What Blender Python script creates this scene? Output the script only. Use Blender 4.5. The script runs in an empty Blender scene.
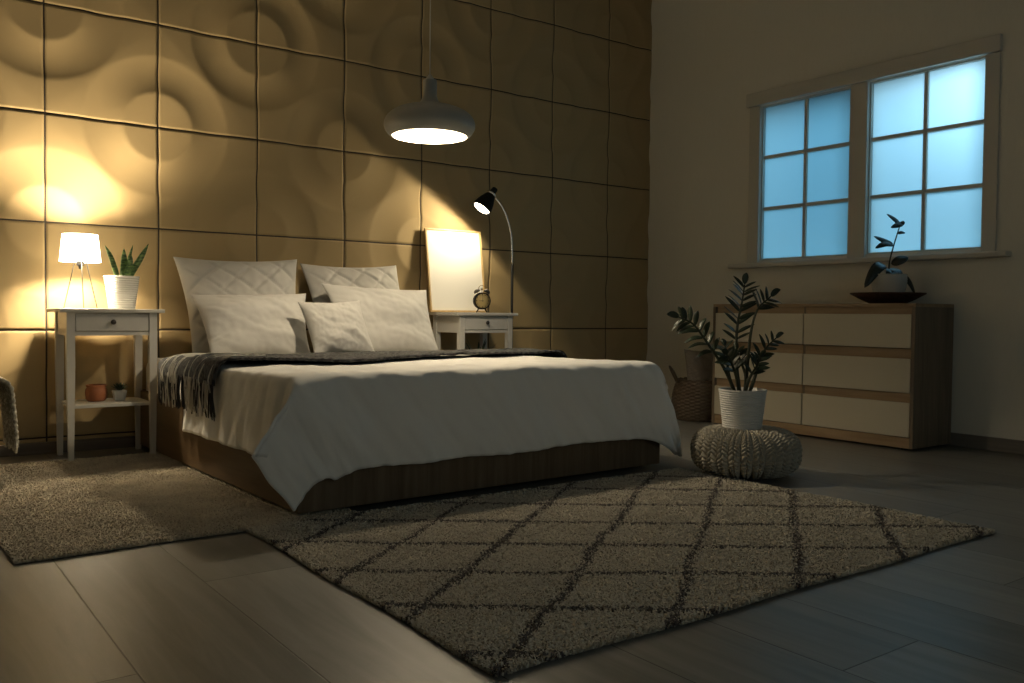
import bpy, bmesh, math, random
import numpy as np
from mathutils import Vector, Matrix, noise

PI = math.pi
SC = bpy.context.scene
COL = SC.collection
random.seed(11)
rng = np.random.default_rng(7)
TILE = 0.5295; Z0 = 0.6048; X0T = -0.0544; YW = -0.372; XW = 4.0797; CEIL = 3.3

# ------------------------------------------------------------------ helpers
def link(o, parent=None):
    COL.objects.link(o)
    if parent is not None: o.parent = parent
    return o

def mesh_obj(name, verts, faces, mat=None, parent=None, smooth=False, loc=None):
    me = bpy.data.meshes.new(name)
    me.from_pydata([tuple(v) for v in verts], [], faces)
    me.update()
    if smooth: me.shade_smooth()
    o = bpy.data.objects.new(name, me)
    if mat:
        for m in (mat if isinstance(mat, (list, tuple)) else [mat]): me.materials.append(m)
    if loc is not None: o.location = loc
    return link(o, parent)

def bm_obj(name, bm, mat=None, parent=None, smooth=False, loc=None, rot=None):
    me = bpy.data.meshes.new(name)
    bmesh.ops.recalc_face_normals(bm, faces=bm.faces[:])
    bm.to_mesh(me); bm.free()
    if smooth: me.shade_smooth()
    o = bpy.data.objects.new(name, me)
    if mat:
        for m in (mat if isinstance(mat, (list, tuple)) else [mat]): me.materials.append(m)
    if loc is not None: o.location = loc
    if rot is not None: o.rotation_euler = rot
    return link(o, parent)

def thing(name, label, cat, loc=(0, 0, 0), rotz=0, group=None):
    o = bpy.data.objects.new(name, None); COL.objects.link(o)
    o.location = loc; o.rotation_euler = (0, 0, rotz); o.empty_display_size = .1
    o['label'] = label; o['category'] = cat
    if group: o['group'] = group
    return o

def tag(o, label, cat, group=None):
    o['label'] = label; o['category'] = cat
    if group: o['group'] = group
    return o

def struct(o):
    o['kind'] = 'structure'; return o

def add_box(bm, x0, x1, y0, y1, z0, z1, bev=0.0, seg=2):
    r = bmesh.ops.create_cube(bm, size=1)
    vs = r['verts']
    for v in vs:
        v.co = Vector(((x0+x1)/2+v.co.x*(x1-x0), (y0+y1)/2+v.co.y*(y1-y0), (z0+z1)/2+v.co.z*(z1-z0)))
    if bev > 0:
        es = list({e for v in vs for e in v.link_edges})
        bmesh.ops.bevel(bm, geom=es, offset=bev, segments=seg, profile=.5, affect='EDGES', clamp_overlap=True)

def box_obj(name, b, mat, parent=None, bev=0.003):
    bm = bmesh.new(); add_box(bm, *b, bev=bev)
    return bm_obj(name, bm, mat, parent)

def add_frustum(bm, c0, s0, c1, s1):
    # tapered rectangular bar between two rectangles (centre, half sizes)
    vs = []
    for c, s in ((c0, s0), (c1, s1)):
        for sx, sy in ((-1, -1), (1, -1), (1, 1), (-1, 1)):
            vs.append(bm.verts.new((c[0]+sx*s[0], c[1]+sy*s[1], c[2])))
    for f in ((3, 2, 1, 0), (4, 5, 6, 7), (0, 1, 5, 4), (1, 2, 6, 5), (2, 3, 7, 6), (3, 0, 4, 7)):
        bm.faces.new([vs[i] for i in f])

def add_tube(bm, pts, rad, n=8, caps=True):
    pts = [Vector(p) for p in pts]
    if not hasattr(rad, '__len__'): rad = [rad]*len(pts)
    rings = []; prev = None
    for i, p in enumerate(pts):
        t = (pts[min(i+1, len(pts)-1)]-pts[max(i-1, 0)]).normalized()
        if prev is None:
            a = Vector((0, 0, 1)) if abs(t.z) < .9 else Vector((1, 0, 0))
            u = t.cross(a).normalized()
        else:
            u = (prev - t*prev.dot(t)).normalized()
        prev = u; w = t.cross(u)
        rings.append([bm.verts.new(p+(u*math.cos(2*PI*k/n)+w*math.sin(2*PI*k/n))*rad[i]) for k in range(n)])
    for a, b in zip(rings[:-1], rings[1:]):
        for k in range(n): bm.faces.new((a[k], a[(k+1) % n], b[(k+1) % n], b[k]))
    if caps:
        bm.faces.new(rings[0][::-1]); bm.faces.new(rings[-1])

def add_lathe(bm, prof, n=48, c=(0, 0, 0), M=None):
    # prof: list of (r, z); r == 0 closes
    rings = []
    for r, z in prof:
        if r <= 1e-6:
            rings.append([bm.verts.new((c[0], c[1], c[2]+z))])
        else:
            rings.append([bm.verts.new((c[0]+r*math.cos(2*PI*k/n), c[1]+r*math.sin(2*PI*k/n), c[2]+z)) for k in range(n)])
    if M is not None:
        for rg in rings:
            for v in rg: v.co = M @ v.co
    for a, b in zip(rings[:-1], rings[1:]):
        if len(a) == 1 and len(b) == 1: continue
        if len(a) == 1:
            for k in range(n): bm.faces.new((a[0], b[k], b[(k+1) % n]))
        elif len(b) == 1:
            for k in range(n): bm.faces.new((a[k], a[(k+1) % n], b[0]))
        else:
            for k in range(n): bm.faces.new((a[k], a[(k+1) % n], b[(k+1) % n], b[k]))

def lathe_obj(name, prof, mat, parent=None, n=48, loc=None, M=None, smooth=True):
    bm = bmesh.new(); add_lathe(bm, prof, n, M=M)
    o = bm_obj(name, bm, mat, parent, smooth, loc)
    return o

def autosmooth(o, ang=40):
    me = o.data; me.shade_smooth()
    try: me.set_sharp_from_angle(angle=math.radians(ang))
    except Exception: pass
    return o

def catmull(pts, n=8):
    pts = [Vector(p) for p in pts]; out = []
    P = [pts[0]*2-pts[1]]+pts+[pts[-1]*2-pts[-2]]
    for i in range(1, len(P)-2):
        for k in range(n):
            t = k/n
            a, b, c, d = P[i-1], P[i], P[i+1], P[i+2]
            out.append(.5*((2*b)+(c-a)*t+(2*a-5*b+4*c-d)*t*t+(3*b-a-3*c+d)*t**3))
    out.append(pts[-1]); return out

# ------------------------------------------------------------------ materials
def mat(name, col, rough=.6, metal=0, bump=0, bscale=50, var=0, vscale=8, spec=.5, stretch=(1, 1, 1), sheen=0, coat=0, detail=4, dist=.01):
    m = bpy.data.materials.new(name); m.use_nodes = True
    nt = m.node_tree; N = nt.nodes; L = nt.links
    b = N['Principled BSDF']
    b.inputs['Base Color'].default_value = (*col, 1)
    b.inputs['Roughness'].default_value = rough
    b.inputs['Metallic'].default_value = metal
    b.inputs['Specular IOR Level'].default_value = spec
    b.inputs['Sheen Weight'].default_value = sheen
    b.inputs['Coat Weight'].default_value = coat
    tc = N.new('ShaderNodeTexCoord'); mp = N.new('ShaderNodeMapping'); mp.inputs['Scale'].default_value = stretch
    L.new(tc.outputs['Object'], mp.inputs['Vector'])
    if var:
        n = N.new('ShaderNodeTexNoise'); n.inputs['Scale'].default_value = vscale; n.inputs['Detail'].default_value = 6
        L.new(mp.outputs[0], n.inputs['Vector'])
        mx = N.new('ShaderNodeMix'); mx.data_type = 'RGBA'
        mx.inputs['A'].default_value = (*[c*(1-var) for c in col], 1)
        mx.inputs['B'].default_value = (*[min(1, c*(1+var)) for c in col], 1)
        L.new(n.outputs['Fac'], mx.inputs['Factor']); L.new(mx.outputs['Result'], b.inputs['Base Color'])
    if bump:
        n2 = N.new('ShaderNodeTexNoise'); n2.inputs['Scale'].default_value = bscale; n2.inputs['Detail'].default_value = detail
        L.new(mp.outputs[0], n2.inputs['Vector'])
        bp = N.new('ShaderNodeBump'); bp.inputs['Strength'].default_value = bump; bp.inputs['Distance'].default_value = dist
        L.new(n2.outputs['Fac'], bp.inputs['Height']); L.new(bp.outputs[0], b.inputs['Normal'])
    return m

def wood(name, c1, c2, axis='x', scale=1.0, rough=.5, spec=.3, bump=.15):
    m = bpy.data.materials.new(name); m.use_nodes = True
    nt = m.node_tree; N = nt.nodes; L = nt.links; b = N['Principled BSDF']
    b.inputs['Roughness'].default_value = rough; b.inputs['Specular IOR Level'].default_value = spec
    tc = N.new('ShaderNodeTexCoord'); mp = N.new('ShaderNodeMapping')
    s = [26*scale]*3; s['xyz'.index(axis)] = 1.6*scale
    mp.inputs['Scale'].default_value = s
    L.new(tc.outputs['Object'], mp.inputs['Vector'])
    n = N.new('ShaderNodeTexNoise'); n.inputs['Scale'].default_value = 1; n.inputs['Detail'].default_value = 8; n.inputs['Roughness'].default_value = .65; n.inputs['Distortion'].default_value = .6
    L.new(mp.outputs[0], n.inputs['Vector'])
    cr = N.new('ShaderNodeValToRGB'); cr.color_ramp.elements[0].position = .32; cr.color_ramp.elements[1].position = .68
    cr.color_ramp.elements[0].color = (*c1, 1); cr.color_ramp.elements[1].color = (*c2, 1)
    L.new(n.outputs['Fac'], cr.inputs[0]); L.new(cr.outputs[0], b.inputs['Base Color'])
    bp = N.new('ShaderNodeBump'); bp.inputs['Strength'].default_value = bump; bp.inputs['Distance'].default_value = .003
    L.new(n.outputs['Fac'], bp.inputs['Height']); L.new(bp.outputs[0], b.inputs['Normal'])
    return m

def emit(name, col, s, base=(.8, .8, .8)):
    m = bpy.data.materials.new(name); m.use_nodes = True
    b = m.node_tree.nodes['Principled BSDF']
    b.inputs['Base Color'].default_value = (*base, 1)
    b.inputs['Emission Color'].default_value = (*col, 1); b.inputs['Emission Strength'].default_value = s
    return m

WARM = (1.0, .66, .30)
M = {}
M['wallpaper'] = mat('golden_wall_covering', (.39, .290, .148), .62, spec=.15, var=.04, vscale=3, bump=.04, bscale=300)
M['groove'] = mat('dark_groove', (.022, .014, .008), .7)
M['plaster'] = mat('painted_plaster', (.72, .69, .60), .85, bump=.35, bscale=55, var=.03, vscale=30, spec=.2, dist=.003, stretch=(1, 2.5, .5))
M['ceiling'] = mat('ceiling_paint', (.45, .42, .37), .9)
M['trimwhite'] = mat('window_paint', (.56, .54, .48), .45)
M['baseboard'] = wood('baseboard_laminate', (.16, .14, .12), (.24, .215, .185), 'y', rough=.5)
M['white'] = mat('white_lacquer', (.56, .545, .505), .38, bump=.02, bscale=40)
M['drawerwhite'] = mat('cream_drawer_laminate', (.60, .55, .43), .45)
M['bedwood'] = wood('bed_oak', (.095, .060, .030), (.150, .098, .052), 'y', rough=.42)
M['footwood'] = wood('bed_oak_front', (.10, .070, .042), (.185, .135, .085), 'z', rough=.5)
M['dresserwood'] = wood('dresser_oak', (.13, .10, .07), (.24, .19, .135), 'z', rough=.5)
M['railwood'] = wood('dresser_oak_rail', (.26, .175, .10), (.40, .29, .175), 'y', rough=.5)
M['linen'] = mat('white_cotton', (.50, .488, .46), .85, bump=.25, bscale=9, sheen=.15, spec=.2, dist=.02, detail=5)
M['duvet'] = mat('duvet_cotton', (.80, .79, .76), .8, bump=.22, bscale=7, sheen=.1, spec=.2, dist=.02, detail=5)
M['mattress'] = mat('mattress_ticking', (.60, .58, .54), .9, bump=.2, bscale=60)
M['black'] = mat('black_metal', (.010, .010, .010), .65, spec=.12)
M['chrome'] = mat('chrome', (.75, .74, .72), .15, metal=1)
M['knob'] = mat('dark_bronze_knob', (.03, .025, .02), .3, spec=.6)
M['pot'] = mat('white_ceramic', (.66, .65, .62), .45)
M['potmatte'] = mat('grey_white_ceramic', (.46, .46, .43), .6)
M['soil'] = mat('soil', (.03, .02, .015), .95, bump=.8, bscale=120)
M['terracotta'] = mat('terracotta', (.30, .10, .035), .6)
M['pendant'] = mat('pendant_enamel', (.30, .30, .27), .42, spec=.5)
M['pendant_in'] = mat('pendant_inner_enamel', (.88, .86, .80), .5)
M['cord'] = mat('pale_cord', (.45, .43, .37), .6)
M['bulb'] = emit('bulb_glass', (1.0, .80, .52), 30)
M['spotbulb'] = emit('spot_bulb_glass', (1.0, .84, .58), 25)
M['shade'] = emit('lit_fabric_shade', (1.0, .84, .58), 9.0)
M['leaf'] = mat('dark_green_leaf', (.028, .052, .022), .38, var=.25, vscale=20, spec=.5)
M['zzleaf'] = mat('zz_leaf', (.016, .030, .014), .42, var=.25, vscale=20, spec=.5)
M['ficus'] = mat('rubber_leaf', (.012, .020, .016), .28, var=.2, vscale=20, spec=.6)
M['stem'] = mat('plant_stem', (.035, .042, .020), .6)
M['bowlwood'] = wood('carved_bowl_wood', (.035, .016, .010), (.09, .045, .026), 'x', 2, rough=.5, bump=.6)
M['framewood'] = wood('pale_frame_wood', (.50, .34, .15), (.62, .44, .22), 'z', rough=.4)
M['paper'] = mat('blank_paper', (.80, .78, .72), .5)
M['brass'] = mat('aged_brass', (.30, .19, .07), .3, metal=1)
M['clockface'] = mat('clock_face_paper', (.55, .42, .18), .6)
M['ink'] = mat('clock_ink', (.012, .010, .008), .6)

# snake plant striping
def snake_mat():
    m = mat('snake_leaf', (.06, .12, .035), .45)
    nt = m.node_tree; N = nt.nodes; L = nt.links
    tc = N.new('ShaderNodeTexCoord'); mp = N.new('ShaderNodeMapping'); mp.inputs['Scale'].default_value = (20, 20, 90)
    L.new(tc.outputs['Object'], mp.inputs[0])
    n = N.new('ShaderNodeTexNoise'); n.inputs['Scale'].default_value = 1.2; n.inputs['Detail'].default_value = 3; L.new(mp.outputs[0], n.inputs['Vector'])
    cr = N.new('ShaderNodeValToRGB'); cr.color_ramp.elements[0].position = .4; cr.color_ramp.elements[1].position = .62
    cr.color_ramp.elements[0].color = (.035, .085, .025, 1); cr.color_ramp.elements[1].color = (.17, .28, .09, 1)
    L.new(n.outputs['Fac'], cr.inputs[0]); L.new(cr.outputs[0], N['Principled BSDF'].inputs['Base Color'])
    return m
M['snake'] = snake_mat()

def floor_mat():
    m = bpy.data.materials.new('grey_laminate_planks'); m.use_nodes = True
    nt = m.node_tree; N = nt.nodes; L = nt.links; b = N['Principled BSDF']
    def math_(op, a, bb=None, c=None):
        n = N.new('ShaderNodeMath'); n.operation = op
        for i, v in enumerate((a, bb, c)):
            if v is None: continue
            if isinstance(v, (int, float)): n.inputs[i].default_value = v
            else: L.new(v, n.inputs[i])
        return n.outputs[0]
    tc = N.new('ShaderNodeTexCoord'); sp = N.new('ShaderNodeSeparateXYZ'); L.new(tc.outputs['Object'], sp.inputs[0])
    X, Y = sp.outputs[0], sp.outputs[1]
    u = math_('DIVIDE', math_('ADD', X, .353), .2855)
    row = math_('FLOOR', u); fu = math_('FRACT', u)
    v = math_('DIVIDE', math_('SUBTRACT', math_('ADD', Y, 3.414), math_('MULTIPLY', math_('ADD', row, 1), .947)), 1.38)
    col = math_('FLOOR', v); fv = math_('FRACT', v)
    eu = math_('MULTIPLY', math_('MINIMUM', fu, math_('SUBTRACT', 1, fu)), .2855)
    ev = math_('MULTIPLY', math_('MINIMUM', fv, math_('SUBTRACT', 1, fv)), 1.38)
    edge = math_('MINIMUM', eu, ev)
    seam = math_('LESS_THAN', edge, .0017)
    cx = N.new('ShaderNodeCombineXYZ'); L.new(row, cx.inputs[0]); L.new(col, cx.inputs[1])
    wn = N.new('ShaderNodeTexWhiteNoise'); wn.noise_dimensions = '3D'; L.new(cx.outputs[0], wn.inputs['Vector'])
    # grain coords: offset by plank
    off = N.new('ShaderNodeVectorMath'); off.operation = 'SCALE'; L.new(wn.outputs['Color'], off.inputs[0]); off.inputs['Scale'].default_value = 30
    mp = N.new('ShaderNodeMapping'); mp.inputs['Scale'].default_value = (16, 1.3, 1); L.new(tc.outputs['Object'], mp.inputs[0])
    ad = N.new('ShaderNodeVectorMath'); ad.operation = 'ADD'; L.new(mp.outputs[0], ad.inputs[0]); L.new(off.outputs[0], ad.inputs[1])
    n = N.new('ShaderNodeTexNoise'); n.inputs['Scale'].default_value = 1; n.inputs['Detail'].default_value = 9; n.inputs['Roughness'].default_value = .62; n.inputs['Distortion'].default_value = .8
    L.new(ad.outputs[0], n.inputs['Vector'])
    cr = N.new('ShaderNodeValToRGB'); cr.color_ramp.elements[0].position = .3; cr.color_ramp.elements[1].position = .68
    cr.color_ramp.elements[0].color = (.105, .103, .093, 1); cr.color_ramp.elements[1].color = (.205, .200, .182, 1)
    L.new(n.outputs['Fac'], cr.inputs[0])
    br = math_('MULTIPLY_ADD', wn.outputs['Value'], .26, .87)
    mul = N.new('ShaderNodeVectorMath'); mul.operation = 'SCALE'; L.new(cr.outputs[0], mul.inputs[0]); L.new(br, mul.inputs['Scale'])
    mx = N.new('ShaderNodeMix'); mx.data_type = 'RGBA'; L.new(seam, mx.inputs['Factor']); L.new(mul.outputs[0], mx.inputs['A']); mx.inputs['B'].default_value = (.03, .026, .022, 1)
    L.new(mx.outputs['Result'], b.inputs['Base Color'])
    rr = math_('MULTIPLY_ADD', n.outputs['Fac'], .25, .27); L.new(rr, b.inputs['Roughness'])
    b.inputs['Specular IOR Level'].default_value = .35
    h = math_('MINIMUM', math_('DIVIDE', edge, .003), 1)
    h2 = math_('MULTIPLY_ADD', n.outputs['Fac'], .25, h)
    bp = N.new('ShaderNodeBump'); bp.inputs['Strength'].default_value = .35; bp.inputs['Distance'].default_value = .0015
    L.new(h2, bp.inputs['Height']); L.new(bp.outputs[0], b.inputs['Normal'])
    return m
M['floor'] = floor_mat()

def rug_mat(name, base, dark=None):
    m = bpy.data.materials.new(name); m.use_nodes = True
    nt = m.node_tree; N = nt.nodes; L = nt.links; b = N['Principled BSDF']
    b.inputs['Roughness'].default_value = .95; b.inputs['Specular IOR Level'].default_value = .1
    a = N.new('ShaderNodeAttribute'); a.attribute_name = 'pile'
    L.new(a.outputs['Color'], b.inputs['Base Color'])
    return m

# ------------------------------------------------------------------ room
def build_room():
    bm = bmesh.new(); add_box(bm, -3.2, XW+.02, -7.6, .03, -.06, 0)
    struct(bm_obj('floor', bm, M['floor']))
    bm = bmesh.new(); add_box(bm, -3.2, XW+.2, -7.6, .2, CEIL, CEIL+.1)
    struct(bm_obj('ceiling', bm, M['ceiling']))
    # back wall with real relief dishes and narrow grooves between the panels
    def axis(lo, hi, org, step):
        xs = set(); k0 = int(math.floor((lo-org)/TILE)); k1 = int(math.ceil((hi-org)/TILE))
        g = .0048
        for k in range(k0, k1+1):
            c = org+k*TILE
            xs.update((c-g, c-g*.8, c+g*.8, c+g))
            n = int(round((TILE-2*g)/step))
            for i in range(1, n): xs.add(c+g+(TILE-2*g)*i/n)
        a = np.array(sorted(x for x in xs if lo < x < hi))
        return np.concatenate([[lo], a, [hi]])
    xs = axis(-3.2, XW, X0T, .0118); zs = axis(0.0, CEIL, Z0, .0118)
    X, Z = np.meshgrid(xs, zs)
    tx = (X-X0T)/TILE; tz = (Z-Z0)/TILE
    H = np.zeros_like(X)
    ti = np.round(tx); tk = np.round(tz)
    best = np.full(X.shape, 9.)
    for dx in (-1, 0, 1):
        for dz in (-1, 0, 1):
            ci = ti+dx; ck = tk+dz
            ok = ((ci+ck) % 2 == 1)
            d = np.hypot(tx-ci, tz-ck); d = np.where(ok, d, 9.)
            best = np.minimum(best, d)
    R2, R1 = .685, .335
    r = best
    ring = -.0118*np.sin(np.clip((r-R1)/(R2-R1), 0, 1)*PI)**.8*1.0
    inner = -.0085*np.clip(1-(r/R1)**2, 0, 1)
    H = np.where(r < R1, inner, np.where(r < R2, ring, 0.004*np.clip((r-R2)/.25, 0, 1)))
    # grooves
    gx = np.abs(tx-np.round(tx))*TILE; gz = np.abs(tz-np.round(tz))*TILE
    groove = (gx < .0044) | (gz < .0044)
    Hg = H-np.where(groove, .0025, 0)
    Yv = YW-Hg
    verts = np.stack([X.ravel(), Yv.ravel(), Z.ravel()], 1)
    ny, nx = X.shape
    idx = np.arange(ny*nx).reshape(ny, nx)
    q = np.stack([idx[:-1, :-1], idx[:-1, 1:], idx[1:, 1:], idx[1:, :-1]], -1).reshape(-1, 4)
    me = bpy.data.meshes.new('wall_back')
    me.vertices.add(len(verts)); me.vertices.foreach_set('co', verts.ravel())
    me.loops.add(len(q)*4); me.loops.foreach_set('vertex_index', q.ravel())
    me.polygons.add(len(q)); me.polygons.foreach_set('loop_start', np.arange(len(q))*4)
    mi = (groove[:-1, :-1] & groove[1:, 1:]) | (groove[:-1, 1:] & groove[1:, :-1])
    me.polygons.foreach_set('material_index', mi.ravel().astype(np.int32))
    me.polygons.foreach_set('use_smooth', (~mi.ravel()))
    me.update(calc_edges=True)
    me.materials.append(M['wallpaper']); me.materials.append(M['groove'])
    o = link(bpy.data.objects.new('wall_back', me)); struct(o)
    # masonry behind the covering
    bm = bmesh.new(); add_box(bm, -3.2, XW+.22, -.335, -.2, -.06, CEIL)
    bm_obj('masonry', bm, M['plaster'], o)
    # right wall with two openings
    yss = [-7.6, -2.852, -2.19, -2.053, -1.406, .035]; zz = [-.06, 1.083, 2.101, CEIL]
    bm = bmesh.new()
    T = .22
    def rect(y0, y1, z0, z1): add_box(bm, XW, XW+T, y0, y1, z0, z1)
    rect(-7.6, -.335, -.06, 1.083); rect(-7.6, -.335, 2.113, CEIL)
    rect(-7.6, -2.872, 1.083, 2.113); rect(-2.19, -2.073, 1.083, 2.113); rect(-1.406, -.335, 1.083, 2.113)
    struct(bm_obj('wall_right', bm, M['plaster']))
    bm = bmesh.new(); add_box(bm, -3.35, -3.2, -7.6, .2, -.06, CEIL); struct(bm_obj('wall_left', bm, M['plaster']))
    # baseboards
    bm = bmesh.new(); add_box(bm, XW-.016, XW, -7.6, YW-.03, 0, .072, .003); struct(bm_obj('baseboard_right', bm, M['baseboard']))
    bm = bmesh.new(); add_box(bm, -3.2, XW-.016, YW-.026, YW+.01, 0, .055, .003); struct(bm_obj('baseboard_back', bm, wood('baseboard_back_laminate', (.10, .08, .06), (.16, .13, .10), 'x')))
    # windows
    pane = bpy.data.materials.new('frosted_glass'); pane.use_nodes = True
    nt = pane.node_tree; N = nt.nodes; L = nt.links; N.remove(N['Principled BSDF'])
    tr = N.new('ShaderNodeBsdfTranslucent'); tr.inputs[0].default_value = (.82, .92, .95, 1)
    gl = N.new('ShaderNodeBsdfGlossy'); gl.inputs['Roughness'].default_value = .35; gl.inputs[0].default_value = (.8, .85, .85, 1)
    mx = N.new('ShaderNodeMixShader'); mx.inputs[0].default_value = .05
    L.new(tr.outputs[0], mx.inputs[1]); L.new(gl.outputs[0], mx.inputs[2]); L.new(mx.outputs[0], N['Material Output'].inputs[0])
    for n, (y0, y1) in enumerate(((-2.073, -1.406), (-2.872, -2.19)), 1):
        z0, z1 = 1.083, 2.113
        xr = XW+.030
        bm = bmesh.new(); f = .010
        add_box(bm, XW+.01, XW+.09, y0, y0+f, z0, z1, .002); add_box(bm, XW+.01, XW+.09, y1-f, y1, z0, z1, .002)
        add_box(bm, XW+.01, XW+.09, y0+f, y1-f, z0, z0+f, .002); add_box(bm, XW+.01, XW+.09, y0+f, y1-f, z1-f, z1, .002)
        w = struct(bm_obj('window_%d' % n, bm, M['trimwhite']))
        bm = bmesh.new(); ym = (y0+y1)/2; t = .0115
        add_box(bm, xr-.012, xr+.02, ym-t, ym+t, z0+f, z1-f, .003)
        for k in (1, 2):
            zc = z0+(z1-z0)*k/3
            add_box(bm, xr-.010, xr+.018, y0+f, y1-f, zc-t, zc+t, .003)
        bm_obj('glazing_bar', bm, M['trimwhite'], w)
        bm = bmesh.new(); add_box(bm, xr+.003, xr+.008, y0+f, y1-f, z0+f, z1-f)
        bm_obj('pane', bm, pane, w)
    def trim(n, b, bev=.004):
        struct(box_obj('trim_%d' % n, b, M['trimwhite'], bev=bev))
    trim(1, (XW-.03, XW+.0, -2.955, -1.30, 2.116, 2.205))
    trim(2, (XW-.014, XW+.0, -1.406, -1.318, 1.06, 2.112))
    trim(3, (XW-.014, XW+.0, -2.19, -2.073, 1.06, 2.112))
    trim(4, (XW-.014, XW+.0, -2.950, -2.872, 1.06, 2.112))
    trim(5, (XW-.075, XW+.0, -3.03, -1.20, 1.030, 1.062), .008)
build_room()

# ------------------------------------------------------------------ bed
BROT = math.radians(1.4)
def bed_place(o):
    # bedding lies in the bed's own slightly turned direction
    P0 = Vector((.40, -2.395, 0)); Rm = Matrix.Rotation(BROT, 4, 'Z')
    o.matrix_world = Matrix.Translation(P0) @ Rm @ Matrix.Translation(-P0) @ Matrix.Translation(o.location)
def build_bed():
    b = thing('double_bed', 'double bed with low oak base and white mattress standing against the golden wall', 'bed', (.40, -2.395, 0), BROT)
    dx = lambda x: (x-.39) if x < 1 else (x-.380)
    inv = lambda x0, x1, y0, y1, z0, z1: (dx(x0), dx(x1), (y0+2.395)*.935, (y1+2.395)*.935, z0, z1)
    box_obj('side_panel', inv(.39, .415, -2.37, -.28, .022, .30), M['bedwood'], b)
    box_obj('side_panel', inv(2.135, 2.16, -2.37, -.28, .022, .30), M['bedwood'], b)
    box_obj('foot_panel', inv(.39, 2.16, -2.395, -2.37, .022, .30), M['footwood'], b)
    box_obj('head_panel', inv(.415, 2.135, -.305, -.28, .022, .30), M['bedwood'], b)
    box_obj('slat_deck', inv(.415, 2.135, -2.37, -.305, .20, .225), M['bedwood'], b)
    for x in (.50, 2.02):
        for y in (-2.27, -.42):
            box_obj('leg', inv(x, x+.06, y, y+.06, 0.0, .20), M['black'], b)
    bm = bmesh.new(); add_box(bm, *inv(.418, 2.132, -2.365, -.31, .226, .464), .05, 4)
    bm_obj('mattress', bm, M['mattress'], b, True)
build_bed()

def grid_faces(nu, nv):
    idx = np.arange(nu*nv).reshape(nv, nu)
    return np.stack([idx[:-1, :-1], idx[:-1, 1:], idx[1:, 1:], idx[1:, :-1]], -1).reshape(-1, 4).tolist()

def smooth_grid(P, it):
    for _ in range(it):
        Q = P.copy()
        Q[1:-1, 1:-1] = P[1:-1, 1:-1]*.4+.15*(P[:-2, 1:-1]+P[2:, 1:-1]+P[1:-1, :-2]+P[1:-1, 2:])
        Q[0, 1:-1] = P[0, 1:-1]*.5+.25*(P[0, :-2]+P[0, 2:]); Q[-1, 1:-1] = P[-1, 1:-1]*.5+.25*(P[-1, :-2]+P[-1, 2:])
        Q[1:-1, 0] = P[1:-1, 0]*.5+.25*(P[:-2, 0]+P[2:, 0]); Q[1:-1, -1] = P[1:-1, -1]*.5+.25*(P[:-2, -1]+P[2:, -1])
        P = Q
    return P

def nz(x, y, z=0.0): return noise.noise(Vector((x, y, z)))

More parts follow.
